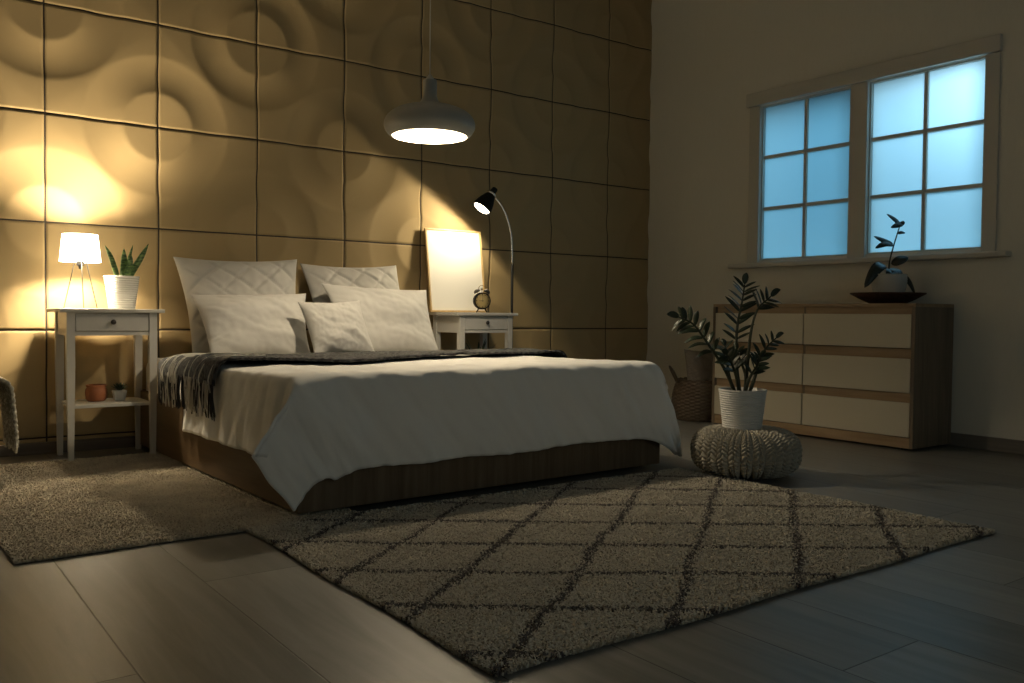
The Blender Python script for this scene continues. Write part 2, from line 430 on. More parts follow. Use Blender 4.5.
def build_duvet():
    x0, y0 = .372, -2.412; W = 1.790; D = 1.12; ZT = .478
    LL, LF, LR = .290, .318, .32
    st = .0125
    us = np.arange(-LL, W+LR+st/2, st); vs = np.arange(-LF, D+st/2, st)
    P = np.zeros((len(vs), len(us), 3))
    lerp = lambda a, b, t: a+(b-a)*t
    def side_off(dist, s, amp, seed):
        k = min(1, dist/.3)
        w = .5*math.sin(s*24+3.0*nz(s*2.5, seed)+seed)+.5*math.sin(s*41+4*nz(s*3, seed+4))
        return .012*k+amp*k*w
    for j, b in enumerate(vs):
        for i, a in enumerate(us):
            if a >= 0 and a <= W and b >= 0:
                x, y = x0+a, y0+b
                dxe = min(a, W-a); e = min(dxe, b)
                z = ZT+.012*(1-math.exp(-e/.10))+.014*math.exp(-b/.35)-.005*min(1, max(0, (b-.80)/.12))+.008*nz(x*4, y*5, 3)+.004*nz(x*11, y*6, 8)
                p = (x, y, z)
            elif b >= 0 and a < 0:
                d = -a
                p = (x0-side_off(d, b, .011, 1.3), y0+b, ZT-d)
            elif b >= 0:
                d = a-W
                p = (x0+W+.135*min(1, d/.36)**.85+side_off(d, b, .010, 5.1), y0+b, ZT-d)
            else:
                d = -b
                if a < .26:            # front sheet near the left corner, falling to a point
                    if a >= 0:
                        rho = d
                        s = (a+LL)/(.26+LL)
                        xt = lerp(-.012, .26, s)
                        k = min(1, d/LF)
                        x = x0+lerp(a, xt, k**1.3)
                        z = ZT-rho-.040*k*(1-a/.26)**2
                        yo = .012+.028*k*(1-a/.26)+side_off(d, a, .006, 9.2)*.6
                        p = (x, y0-yo, z)
                    else:
                        rho = math.hypot(a, d); th = math.degrees(math.atan2(d, -a))   # 0 = left side, 90 = front
                        thc = 15.0
                        if th >= 45:
                            t = (th-45)/45
                            # x from tip to the value at a = 0
                            k = min(1, d/LF)
                            s0 = LL/(.26+LL); x_at0 = lerp(-.012, .26, s0)*(k**1.3)/max(d, 1e-4)
                            ex = lerp(-.045, x_at0, t); ey = lerp(-.085, -.115, t)
                        elif th >= thc:
                            t = (th-thc)/(45-thc)
                            ex = lerp(-.60, -.045, t); ey = lerp(-.10, -.085, t)
                        else:
                            t = th/thc
                            ex = lerp(-.035, -.60, t**1.1); ey = lerp(.02, -.10, t)
                        ez = math.sqrt(max(.05, 1-ex*ex-ey*ey))*(.90 if th < 30 else 1)
                        p = (x0+ex*rho, y0+ey*rho, ZT-ez*rho-(.040*min(1, d/LF)*max(0, (th-45)/45) if th > 45 else 0))
                elif a > W-.30:
                    if a <= W:
                        s = (W-a)/.30; k = min(1, d/LF)
                        x = x0+a+.055*k*(1-s)**2
                        p = (x, y0-.012-.02*k*(1-s)-side_off(d, a, .006, 2.2), ZT-d-.085*k*max(0, 1-s)**3.5)
                    else:
                        aa = a-W; rho = math.hypot(aa, d); th = math.degrees(math.atan2(d, aa))
                        B = .135*min(1, rho/.36)**.85
                        t = max(0, (th-45)/45)
                        off = lerp(B, .055*min(1, rho/LF), t)
                        ey = lerp(.0, -.10, max(0, (th-20)/70)) if th > 20 else lerp(.03, .0, th/20)
                        ez = math.sqrt(max(.05, 1-(off/max(rho, 1e-4))**2-ey*ey)); ex = off/max(rho, 1e-4)
                        ez = (min(1, d/LF)*lerp(.433, .403, t))/max(rho, 1e-4) if th >= 45 else ez
                        p = (x0+W+ex*rho, y0+ey*rho, ZT-ez*rho)
                else:
                    k = min(1, d/LF)
                    z = ZT-d+.012*k*nz(a*3.1, 4.4)
                    p = (x0+a+.012*k*nz(a*6, d*3, 7), y0-.012*k-side_off(d, a, .0075, 7.7), z)
            P[j, i] = p
    P = smooth_grid(P, 9)
    # wrinkles
    for j in range(P.shape[0]):
        for i in range(P.shape[1]):
            x, y, z = P[j, i]
            if vs[j] < 0:
                P[j, i, 1] += .016*nz(x*7+z*6, z*4, 2)+.010*nz(x*20+z*15, z*6, 5)+.005*nz(x*45+z*25, z*9, 3)
            elif us[i] < 0:
                P[j, i, 0] += .008*nz(y*22+z*9, z*5, 9)
            else:
                P[j, i, 2] += .0035*nz(x*13, y*16, 1)
    P[..., 2] = np.maximum(P[..., 2], .038)
    nv, nu = P.shape[:2]
    o = mesh_obj('duvet', P.reshape(-1, 3), grid_faces(nu, nv), M['duvet'], None, True)
    s = o.modifiers.new('thick', 'SOLIDIFY'); s.thickness = .012; s.offset = -1
    tag(o, 'white cotton duvet spread over the foot of the bed, corners hanging to the rug', 'duvet')
    bed_place(o)
    # make sure normals point outwards
    me = o.data
    if me.polygons[len(me.polygons)//2].normal.z < 0: me.flip_normals()
build_duvet()

# knitted throw over the bed
def knit_mat(name, c1, c2, sc=(60, 170, 60)):
    m = bpy.data.materials.new(name); m.use_nodes = True
    nt = m.node_tree; N = nt.nodes; L = nt.links; b = N['Principled BSDF']
    b.inputs['Roughness'].default_value = .95; b.inputs['Specular IOR Level'].default_value = .1
    tc = N.new('ShaderNodeTexCoord'); mp = N.new('ShaderNodeMapping'); mp.inputs['Scale'].default_value = sc
    L.new(tc.outputs['Object'], mp.inputs[0])
    n = N.new('ShaderNodeTexNoise'); n.inputs['Scale'].default_value = 1; n.inputs['Detail'].default_value = 3; L.new(mp.outputs[0], n.inputs['Vector'])
    cr = N.new('ShaderNodeValToRGB'); cr.color_ramp.elements[0].position = .42; cr.color_ramp.elements[1].position = .66
    cr.color_ramp.elements[0].color = (*c1, 1); cr.color_ramp.elements[1].color = (*c2, 1)
    L.new(n.outputs['Fac'], cr.inputs[0]); L.new(cr.outputs[0], b.inputs['Base Color'])
    bp = N.new('ShaderNodeBump'); bp.inputs['Strength'].default_value = .9; bp.inputs['Distance'].default_value = .006
    L.new(n.outputs['Fac'], bp.inputs['Height']); L.new(bp.outputs[0], b.inputs['Normal'])
    return m
M['throw'] = knit_mat('grey_knit', (.014, .014, .016), (.11, .11, .108), (45, 140, 60))
M['fringe_dark'] = mat('dark_yarn', (.030, .030, .032), .9)
M['fringe_light'] = mat('light_yarn', (.50, .48, .43), .9)
M['creamknit'] = knit_mat('cream_knit', (.34, .32, .26), (.68, .65, .56), (70, 70, 60))

def build_throw():
    # runs across the bed from the left side (fringe hanging) to the right side
    nu, nv = 190, 44
    P = np.zeros((nv, nu, 3)); xl, xr = .366, 2.165
    for j in range(nv):
        v = j/(nv-1)
        for i in range(nu):
            s = -.055+(xr-xl+.055+.14)*i/(nu-1)      # arc length, 0 at left top edge
            yb = -1.72+.68*v-.28*(1-v)*math.exp(-((s-.5)/.38)**2)+.06*v*max(0, 1-max(0, s)/.5)+.05*(1-v)*max(0, 1-max(0, s)/.4)
            # left end swings toward the foot of the bed
            yb += .03*math.sin(s*3)-.05*max(0, .3-s)*(1-v)
            wr = .010*math.sin(v*17+3*nz(s*3, v*2))+.010*nz(s*6, v*9, 2)
            if s < 0:
                L = -s*(1.0+.15*(1-v))
                y2 = yb-.25*L*(1-v)+.05*L*v
                p = (xl-.012-.012*math.sin(v*22+2)*min(1, L/.08)-.005, y2, .476-L)
            elif s < xr-xl:
                z = .506+wr*.35+(.008 if v < .45 else 0)-.016*max(0, v-.5)*2
                p = (xl+s, yb+.012*nz(s*5, 3), z)
            else:
                L = s-(xr-xl)
                p = (xr+.022+.008*math.sin(v*20), yb, .476-L)
            P[j, i] = p
    P = smooth_grid(P, 3)
    for j in range(nv):
        for i in range(nu):
            x, y, z = P[j, i]
            if .37 < x < 2.17: P[j, i, 2] += .004*math.sin(y*420)*.5+.003*nz(x*40, y*40)
    t = thing('throw_blanket', 'dark grey knitted throw with long fringe laid across the bed', 'throw blanket', (.35, -1.1, .47))
    bed_place(t)
    P2 = P-np.array([.35, -1.1, .47])
    o = mesh_obj('blanket', P2.reshape(-1, 3), grid_faces(nu, nv), M['throw'], t, True)
    s = o.modifiers.new('thick', 'SOLIDIFY'); s.thickness = .010; s.offset = 0
    bmd, bml = bmesh.new(), bmesh.new()
    n = 96
    for k in range(n):
        v = (k+.5)/n*(nv-1); j = int(v); f = v-j; j2 = min(j+1, nv-1)
        p = Vector(P2[j, 0]*(1-f)+P2[j2, 0]*f)+Vector((-.006*random.random(), 0, .012))
        ln = random.uniform(.11, .155); dx = random.uniform(-.010, .006); dy = random.uniform(-.035, .015)
        pts = [p, p+Vector((dx*.3-.004, dy*.25, -ln*.4)), p+Vector((dx*.7-.002, dy*.6, -ln*.75)), p+Vector((dx, dy, -ln))]
        add_tube(bml if random.random() < .42 else bmd, catmull(pts, 3), [.0032]*9+[.0022], 5)
    for k in range(40):     # pale yarns lying over the turned edge
        v = random.uniform(.05, .95)*(nv-1); j = int(v)
        i = 9; p = Vector(P2[j, i]); q = Vector(P2[j, 3])
        pts = [Vector(P2[j, min(nu-1, 22)])+Vector((0, 0, .010)), p+Vector((-.012, 0, .006)), q+Vector((-.012, -.01, 0)), Vector(P2[j, 0])+Vector((-.014, -.02, -.03))]
        if k % 3 == 0: add_tube(bml, catmull(pts, 4), .0028, 5)
    f1 = bm_obj('fringe', bmd, M['fringe_dark'], t, True)
    f2 = bm_obj('fringe', bml, M['fringe_light'], t, True); f2['label'] = 'pale strands of the fringe'
build_throw()

# ------------------------------------------------------------------ pillows
def quilt_mat():
    m = mat('quilted_cotton', (.50, .485, .45), .85, sheen=.15, spec=.2)
    return m
M['quilt'] = quilt_mat()
def pillow(name, label, cat, BL, BR, TL, TR, thick, mt, quilt=False, seed=0, nrm=None, group=None):
    # corners in world space; the pillow bulges along the front normal
    BL, BR, TL, TR = map(Vector, (BL, BR, TL, TR))
    c = (BL+BR+TL+TR)/4
    n = ((BR-BL).cross(TL-BL)).normalized()      # towards the camera side
    N_ = 64; V = []; F = []
    for side in (1, -1):
        for j in range(N_+1):
            for i in range(N_+1):
                u, v = i/N_, j/N_; a, b = 2*u-1, 2*v-1
                # pinch edges inward between corners
                pin = .075
                ua = u+(-a)*pin*(1-b*b)*.0
                p = BL*(1-u)*(1-v)+BR*u*(1-v)+TL*(1-u)*v+TR*u*v
                e = max(abs(a), abs(b))
                inset = (1-a*a)*abs(b)**3*pin*(-1 if b > 0 else 1)
                p = p+(TL-BL)*inset*.5
                inset2 = (1-b*b)*abs(a)**3*pin*(-1 if a > 0 else 1)
                p = p+(BR-BL)*inset2*.5
                prof = (max(0, 1-abs(a)**2.6)**.62)*(max(0, 1-abs(b)**2.6)**.62)
                h = thick*.5*prof
                edge = min(1-abs(a), 1-abs(b))
                w = 0
                # radial puckers close to the seams
                ang = math.atan2(b, a)
                pk = math.exp(-edge/.22)*(1-math.exp(-edge/.03))
                w += .0030*pk*math.sin(ang*26+9*nz(a*2, b*2, seed))*(.3+.9*abs(nz(a*1.5, b*1.5, seed+7))*2)
                w += .022*nz(a*1.6+seed, b*1.6, seed)*prof + .006*nz(a*3+b*2, b*3+seed, seed+2)*prof + .004*nz(a*9, b*7+seed, seed)*prof
                # long diagonal creases
                cr = math.sin((a*2.2+b*3.1)*2.3+seed*1.7+2*nz(a, b, seed))
                w += .006*max(0, cr)**3*prof
                if quilt:
                    q1 = abs(((a+b)*1.9+.25) % 1-.5)*2; q2 = abs(((a-b)*1.9+.25) % 1-.5)*2
                    g = max(math.exp(-((1-q1)/.13)**2), math.exp(-((1-q2)/.13)**2))
                    w -= .013*g*min(1, prof*2)
                hh = max(0, h+w*min(1, prof*3)*side*(1 if side > 0 else 0))
                V.append(p+n*side*hh)
    NN = N_+1
    for s in range(2):
        o = s*NN*NN
        for j in range(N_):
            for i in range(N_):
                f = (o+j*NN+i, o+j*NN+i+1, o+(j+1)*NN+i+1, o+(j+1)*NN+i)
                F.append(f if s == 0 else f[::-1])
    base = Vector((c.x, c.y, min(BL.z, BR.z)))
    bm = bmesh.new()
    vs = [bm.verts.new(p-base) for p in V]
    for f in F: bm.faces.new([vs[i] for i in f])
    bmesh.ops.remove_doubles(bm, verts=bm.verts[:], dist=.0004)
    o = bm_obj(name, bm, mt, None, True, loc=base)
    tag(o, label, cat, group)
    return o
pillow('quilted_pillow', 'large quilted white pillow on the left, standing behind the plain rectangular one', 'pillow',
       (.58, -.60, .462), (1.175, -.60, .462), (.535, -.42, .990), (1.220, -.42, 1.006), .17, M['quilt'], True, 1, group='white pillows on the bed')
pillow('quilted_pillow', 'quilted white pillow on the right, standing behind plain one nearest the picture frame', 'pillow',
       (1.30, -.59, .462), (1.92, -.59, .462), (1.235, -.42, .984), (1.860, -.42, .998), .16, M['quilt'], True, 4, group='white pillows on the bed')
pillow('bed_pillow', 'plain white rectangular pillow leaning in front of the left quilted pillow', 'pillow',
       (.600, -.83, .472), (1.130, -.83, .472), (.565, -.62, .790), (1.190, -.62, .809), .16, M['linen'], False, 2, group='white pillows on the bed')
pillow('bed_pillow', 'plain white rectangular pillow leaning in front of the right quilted pillow', 'pillow',
       (1.350, -.82, .475), (1.930, -.82, .475), (1.285, -.60, .868), (1.975, -.59, .846), .15, M['linen'], False, 6, group='white pillows on the bed')
pillow('throw_pillow', 'small square white cushion in front, in the middle between the plain pillows', 'cushion',
       (1.078, -.985, .484), (1.432, -.98, .484), (1.040, -.855, .759), (1.402, -.84, .771), .12, M['linen'], False, 9, group='white pillows on the bed')

# ------------------------------------------------------------------ nightstands
def nightstand(cx, yf, label):
    # cx: centre of the top, yf: front edge
    t = thing('nightstand', label, 'nightstand', (cx, yf+.175, 0))
    w, d, h = .46, .35, .712
    box_obj('tabletop', (-w/2, w/2, -d/2, d/2, h-.018, h), M['white'], t, .003)
    lw = .018
    for sx in (-1, 1):
        for sy in (-1, 1):
            bm = bmesh.new()
            top = (sx*(w/2-.050+.004*0), sy*(d/2-.035), h-.018); bot = (sx*(w/2-.050), sy*(d/2-.035), 0.0)
            add_frustum(bm, (bot[0], bot[1], 0), (.0115, .0115), (top[0], top[1], h*.62), (.0175, .0175))
            add_frustum(bm, (top[0], top[1], h*.62), (.0175, .0175), (top[0], top[1], h-.018), (.0175, .0175))
            bmesh.ops.remove_doubles(bm, verts=bm.verts[:], dist=.0002)
            bm_obj('leg', bm, M['white'], t)
    x1 = w/2-.050-.0175; y1 = d/2-.035
    box_obj('side_panel', (-w/2+.040, -w/2+.056, -y1+.0175, y1-.0175, h-.125, h-.018), M['white'], t, .001)
    box_obj('side_panel', (w/2-.056, w/2-.040, -y1+.0175, y1-.0175, h-.125, h-.018), M['white'], t, .001)
    box_obj('back_panel', (-x1, x1, y1-.008, y1+.008, h-.125, h-.018), M['white'], t, .001)
    box_obj('drawer_rail', (-x1, x1, -y1-.012, -y1+.010, h-.125, h-.108), M['white'], t, .001)
    dr = box_obj('drawer', (-x1+.003, x1-.003, -y1-.014, -y1+.004, h-.104, h-.022), M['white'], t, .002)
    k = lathe_obj('knob', [(0, -.020), (.009, -.019), (.0125, -.014), (.011, -.009), (.005, -.006), (.005, 0), (0, 0)], M['knob'], dr, 20,
                  M=Matrix.Translation((0, -y1-.014, h-.062)) @ Matrix.Rotation(-PI/2, 4, 'X') )
    # lathe axis z -> world -y : profile's negative z must face the camera
    k.data.transform(Matrix.Identity(4))
    box_obj('shelf', (-x1-.012, x1+.012, -y1-.004, y1+.004, .250, .266), M['white'], t, .002)
    return t
nightstand(.166, -.79, 'white nightstand on the left of the bed, carrying the lit table lamp')
nightstand(2.335, -.735, 'white nightstand on the right of the bed, carrying the alarm clock and picture frame')

# ------------------------------------------------------------------ plants
def blade(bm, pts, width, prof=None, up=Vector((0, 0, 1)), fold=.15, n=10, side=None):
    # leaf along a smooth curve; width varies along length; v-fold
    c = catmull(pts, max(2, n//max(1, len(pts)-1)))
    m = len(c); L = []; C = []; R = []
    for i, p in enumerate(c):
        t = i/(m-1)
        tan = (c[min(i+1, m-1)]-c[max(i-1, 0)]).normalized()
        s = side if side is not None else tan.cross(up)
        if s.length < 1e-4: s = Vector((1, 0, 0))
        s = (s-tan*s.dot(tan)).normalized(); nn = s.cross(tan)
        w = width*(prof(t) if prof else math.sin(PI*min(1, max(0, t))**.8)**.8)*.5+.0004
        L.append(bm.verts.new(p-s*w+nn*w*fold)); C.append(bm.verts.new(p)); R.append(bm.verts.new(p+s*w+nn*w*fold))
    for i in range(m-1):
        bm.faces.new((L[i], L[i+1], C[i+1], C[i])); bm.faces.new((C[i], C[i+1], R[i+1], R[i]))

def leaf_obj(name, bm, mt, parent, thick=.0012):
    o = bm_obj(name, bm, mt, parent, True)
    s = o.modifiers.new('thick', 'SOLIDIFY'); s.thickness = thick; s.offset = 0
    return o

def ribbed_pot(parent, r0, r1, h, ribs, mt, depth=.0018, wall=.005, soil=.86):
    prof = [(0, 0), (r0-.006, 0), (r0, .003)]
    n = ribs*6
    for i in range(n+1):
        t = i/n; z = .004+(h-.012)*t
        prof.append((r0+(r1-r0)*t+depth*math.sin(t*ribs*2*PI), z))
    prof += [(r1+.002, h-.006), (r1+.002, h), (r1-wall, h), (r1-wall-.002, h*.8), (r0-wall, .01), (0, .01)]
    p = lathe_obj('pot', prof, mt, parent, 64)
    rs = r0+(r1-r0)*soil-wall-.003
    lathe_obj('soil', [(0, h*soil+.004), (rs*.6, h*soil+.003), (rs, h*soil), (rs, h*soil-.012), (0, h*soil-.012)], M['soil'], parent, 32)
    return p

def snake_plant():
    t = thing('snake_plant', 'snake plant with five upright leaves in a ribbed white pot beside the table lamp', 'potted plant', (.243, -.60, .712))
    ribbed_pot(t, .060, .079, .160, 14, M['pot'])
    zb = .135
    # (base x, y, points), in the wall plane as seen from the front
    prof_s = lambda s: (.35+.65*math.sin(PI*min(1, s*1.0)**.75)) if s < .55 else (.35+.65*math.sin(PI*.55**.75))*max(0, 1-((s-.55)/.45)**2.2)
    tips = [
        ([(-.018, 0, zb), (-.034, -.01, .19), (-.053, -.01, .25), (-.078, -.012, .305)], .026),
        ([(.0, .0, zb), (.003, -.005, .19), (.006, -.008, .24), (.008, -.01, .295)], .034),
        ([(.014, -.01, zb), (.022, -.01, .18), (.034, -.012, .225), (.042, -.014, .265)], .030),
        ([(.012, .012, zb), (.024, .015, .2), (.040, .02, .26), (.056, .02, .315)], .016),
        ([(.024, 0, zb), (.048, .0, .19), (.083, .0, .25), (.125, .002, .325)], .034)]
    for pts, w in tips:
        bm = bmesh.new()
        blade(bm, pts, w, prof_s, side=Vector((1, .35, 0)), fold=.35, n=18)
        leaf_obj('leaf', bm, M['snake'], t, .002)
snake_plant()

def zz_plant():
    t = thing('zamioculcas_plant', 'tall dark zamioculcas plant in a ribbed white pot standing on the knitted pouf', 'potted plant', (2.368, -2.668, .1885))
    ribbed_pot(t, .082, .103, .193, 18, M['pot'], .0022)
    zb = .17
    # frame axes: r = image right on the ground, d = away from the camera
    r = Vector((.83, -.56, 0)); d = Vector((.56, .83, 0))
    def P(a, z, dd=0): return r*a+d*dd+Vector((0, 0, zb+(z-zb)*.88))
    fr = [  # stem points (right, up, away), number of leaf pairs, start, leaf length
        ([P(-.03, zb), P(-.09, .30, -.02), P(-.165, .42, -.03), P(-.235, .52, -.04), P(-.30, .555, -.05)], 8, .42, .085),
        ([P(-.012, zb), P(-.030, .36, .01), P(-.022, .52, .02), P(.000, .64, .03), P(.010, .725, .03)], 10, .36, .085),
        ([P(.012, zb), P(.022, .36, .0), P(.035, .50, .0), P(.065, .60, .01), P(.125, .665, .02)], 6, .74, .085),
        ([P(.028, zb), P(.050, .27, -.02), P(.060, .34, -.02), P(.095, .41, -.03), P(.135, .455, -.03)], 5, .45, .065),
        ([P(-.02, zb, -.02), P(-.045, .26, -.05), P(-.075, .33, -.08), P(-.10, .37, -.10)], 4, .45, .070),
        ([P(.0, zb, -.03), P(.012, .25, -.05), P(.035, .31, -.07), P(.05, .36, -.09)], 4, .45, .065),
        ([P(.02, zb, .03), P(.03, .26, .06), P(.01, .34, .08), P(.0, .39, .09)], 4, .5, .065),
        ([P(-.03, zb, .02), P(-.05, .27, .05), P(-.055, .36, .06), P(-.06, .41, .08)], 4, .45, .065)]
    lp = lambda s: math.sin(PI*s**.85)**.75 if 0 < s < 1 else 0
    for k, (pts, npair, st, ll) in enumerate(fr):
        c = catmull(pts, 10)
        bm = bmesh.new(); add_tube(bm, c, [.0085*(1-.65*i/(len(c)-1)) for i in range(len(c))], 8)
        f = bm_obj('frond', bm, M['stem'], t, True)
        bm = bmesh.new(); m = len(c)-1
        rr = random.Random(k+3)
        for q in range(npair):
            s = st+(1-st)*(q+.3)/npair; i = min(m-1, int(s*m)); p = c[i]
            tan = (c[i+1]-c[max(0, i-1)]).normalized()
            side = tan.cross(d).normalized()
            for sg in (-1, 1):
                L = ll*rr.uniform(.85, 1.12)*(1-.30*max(0, (s-.7)/.3))
                dirv = (side*sg*.92+tan*rr.uniform(.45, .75)+d*rr.uniform(-.35, .35)*1).normalized()
                droop = Vector((0, 0, -.12*L if k == 0 else .06*L))
                q0 = p; q1 = p+dirv*L*.5+Vector((0, 0, .04*L)); q2 = p+dirv*L+droop
                nrm = (tan*.7-d*.9*rr.uniform(.3, 1)+Vector((0, 0, .35))).normalized()
                sd = dirv.cross(nrm)
                blade(bm, [q0, q1, q2], L*(.30 if k < 3 else .42), lp, side=sd, fold=.3, n=8)
        # end leaf
        e = c[-1]; tan = (c[-1]-c[-3]).normalized()
        blade(bm, [e, e+tan*ll*.4, e+tan*ll*.75+Vector((0, 0, -.01))], ll*.34, lp, side=tan.cross(d+Vector((0, 0, .4))), fold=.3, n=8)
        leaf_obj('leaves', bm, M['zzleaf'], f)
zz_plant()

def ficus():
    t = thing('rubber_plant', 'small dark rubber plant in a white bowl pot on the carved wooden bowl', 'potted plant', (3.88, -2.462, .803))
    t.scale = (.89, .89, .89)
    prof = [(0, 0), (.060, 0), (.078, .010)]
    for i in range(25):
        s = i/24; prof.append((.080+.026*math.sin(s*PI*.62)+.0010*math.sin(s*9*2*PI), .012+.148*s))
    prof += [(.107, .164), (.101, .164), (.098, .14), (.07, .02), (0, .02)]
    lathe_obj('pot', prof, M['potmatte'], t, 64)
    lathe_obj('soil', [(0, .142), (.097, .140), (.095, .125), (0, .125)], M['soil'], t, 32)
    r = Vector((.593, -.805, 0)).normalized(); r = Vector((.805, -.593, 0)); d = Vector((.593, .805, 0))
    def P(a, z, dd=0): return r*a+d*dd+Vector((0, 0, z))
    # scale: about 148 px per metre at this place
    st = [P(-.005, .14), P(.0, .24), P(.02, .33), P(.045, .42), P(.060, .47)]
    bm = bmesh.new(); c = catmull(st, 8); add_tube(bm, c, [.0055*(1-.4*i/len(c)) for i in range(len(c))], 8)
    bm_obj('stem', bm, M['stem'], t, True)
    lp = lambda s: math.sin(PI*s**.9)**.62 if 0 < s < 1 else 0
    lv = [  # attach z fraction point, mid, tip, width
        (P(-.02, .215), P(-.09, .20, -.03), P(-.175, .075, -.05), .072),
        (P(.0, .20), P(-.01, .165, -.06), P(-.05, .10, -.09), .075),
        (P(.0, .20), P(.03, .17, -.05), P(.02, .10, -.08), .060),
        (P(.03, .16), P(.10, .135, -.02), P(.155, .035, -.03), .040),
        (P(.01, .23), P(.05, .25, -.03), P(.105, .27, -.03), .062),
        (P(.025, .345), P(-.04, .352, -.02), P(-.105, .325, -.03), .040),
        (P(.020, .355), P(-.03, .375, .02), P(-.095, .405, .02), .036),
        (P(.045, .42), P(.07, .428, .0), P(.095, .425, .0), .022),
        (P(.060, .465), P(.035, .50, .0), P(-.025, .545, .0), .032),
        (P(.075, .490), P(.045, .475, -.02), P(-.01, .455, -.03), .040),
        (P(.058, .465), P(.072, .487, -.01), P(.080, .500, -.01), .026)]
    for a, b, e, w in lv:
        bm = bmesh.new(); ax = (e-a).normalized()
        blade(bm, [a, b, e], w, lp, side=ax.cross(-d*.8+Vector((0, 0, .5))), fold=.12, n=14)
        leaf_obj('leaf', bm, M['ficus'], t, .0016)
ficus()

def bowl():
    t = [(0, 0), (.095, 0), (.105, .004), (.150, .026), (.212, .056), (.214, .062), (.205, .060), (.150, .036), (.10, .014), (0, .011)]
    bm = bmesh.new(); add_lathe(bm, t, 72)
    for v in bm.verts:
        a = math.atan2(v.co.y, v.co.x); rr = math.hypot(v.co.x, v.co.y)
        if .12 < rr < .2: v.co.z += .003*math.sin(a*26)*(1 if v.co.z < .04 else .4)
    o = bm_obj('decorative_bowl', bm, M['bowlwood'], None, True, loc=(3.88, -2.455, .782))
    o.scale = (.94, .94, 1)
    tag(o, 'wide shallow carved dark wooden bowl on top of the dresser under the rubber plant', 'bowl')
bowl()

# ------------------------------------------------------------------ dresser
def dresser():
    xf, yb, yf = 3.662, -1.378, -2.742     # front plane, far end, near end
    cy = (yb+yf)/2
    t = thing('dresser', 'oak dresser with six cream drawer fronts under the window', 'dresser', (xf+.2, cy, 0))
    def b(x0, x1, y0, y1, z0, z1): return (x0-xf-.2, x1-xf-.2, y0-cy, y1-cy, z0, z1)
    H = .782; th = .020; xb = XW-.020
    box_obj('side_panel', b(xf, xb, yf, yf+th, .012, H-.018), M['dresserwood'], t, .0015)
    box_obj('side_panel', b(xf, xb, yb-th, yb, .012, H-.018), M['dresserwood'], t, .0015)
    box_obj('top_panel', b(xf, xb, yf, yb, H-.018, H), M['railwood'], t, .0015)
    box_obj('back_panel', b(xb-.006, xb, yf+th, yb-th, .05, H-.018), M['dresserwood'], t, 0)
    box_obj('plinth', b(xf+.004, xf+.022, yf+th, yb-th, .012, .068), M['railwood'], t, .001)
    box_obj('divider', b(xf+.016, xb-.006, cy-.009, cy+.009, .068, H-.018), M['dresserwood'], t, .001)
    for y in (yf+.04, yb-.08):
        for x in (xf+.03, xb-.08):
            box_obj('foot', b(x, x+.04, y, y+.04, 0, .014), M['black'], t, 0)
    rows = ((.544, .724), (.306, .488), (.072, .254))
    for z0, z1 in rows:
        for (ya, yc) in ((yf+th+.002, cy-.004), (cy+.004, yb-th-.002)):
            d = box_obj('drawer', b(xf-.001, xf+.017, ya, yc, z0, z1), M['drawerwhite'], t, .0015)
            zt = z1+.052 if z1 < .7 else H-.018
            box_obj('grip_rail', b(xf+.014, xf+.030, ya+.004, yc-.004, z1-.02, min(zt, H-.0181)), M['railwood'], d, .001)
dresser()

# ------------------------------------------------------------------ lamps
def pendant():
    cx, cy, zo = 1.366, -1.63, 1.531      # zo: opening rim height
    t = thing('pendant_lamp', 'grey onion shaped pendant lamp hanging lit on a thin cord above the bed', 'pendant lamp', (cx, cy, CEIL))
    off = zo-CEIL
    k = 1.0
    outer = [(.178, 0), (.196, .012), (.210, .034), (.213, .055), (.207, .078), (.188, .102), (.155, .122), (.115, .136), (.078, .144), (.060, .150),
             (.046, .160), (.037, .176), (.033, .196), (.033, .250), (.031, .262)]
    pts = catmull([Vector((r, 0, z)) for r, z in outer], 4)
    prof = [(p.x, p.z) for p in pts]+[(0, .266)]
    inner = [(max(.028, r-.004), z-.002 if z > .01 else z) for r, z in [(p.x, p.z) for p in pts][::-1] if z < .20]
    bm = bmesh.new(); add_lathe(bm, [(prof[0][0]-.004, 0)]+prof, 72, (0, 0, off))
    sh = bm_obj('shade', bm, M['pendant'], t, True)
    bm = bmesh.new(); add_lathe(bm, [(0, .196)]+inner+[(.175, .0002)], 72, (0, 0, off))
    ii = bm_obj('inner_surface', bm, M['pendant_in'], sh, True); ii['label'] = 'white enamel inside of the shade'
    bm = bmesh.new(); add_lathe(bm, [(0, .290), (.006, .289), (.012, .280), (.019, .270), (.019, .262), (0, .262)], 24, (0, 0, off))
    bm_obj('cord_grip', bm, M['cord'], t, True)
    bm = bmesh.new(); add_tube(bm, [(0, 0, off+.285), (0, 0, -.02)], .0026, 8); bm_obj('cord', bm, M['cord'], t, True)
    bm = bmesh.new(); add_lathe(bm, [(0, 0), (.05, 0), (.05, -.025), (.012, -.032), (0, -.032)][::-1], 32); bm_obj('ceiling_rose', bm, M['cord'], t, True)
    bm = bmesh.new(); add_lathe(bm, [(0, .080), (.02, .083), (.032, .096), (.036, .115), (.031, .133), (.020, .146), (.016, .160), (.017, .165), (0, .166)], 32, (0, 0, off))
    bu = bm_obj('bulb', bm, M['bulb'], t, True)
    l = bpy.data.lights.new('pendant_light', 'POINT'); l.energy = PEND; l.color = PCOL; l.shadow_soft_size = .040; l.use_soft_falloff = False
    o = bpy.data.objects.new('pendant_light', l); COL.objects.link(o); o.parent = t; o.location = (0, 0, off+.115)
    bu.visible_shadow = True
    return t
PEND = 52; PCOL = (1.0, .83, .58)
SPOT = 19; SCOL = (1.0, .83, .55)
TABL = 78; TCOL = (1.0, .82, .55)
pendant()

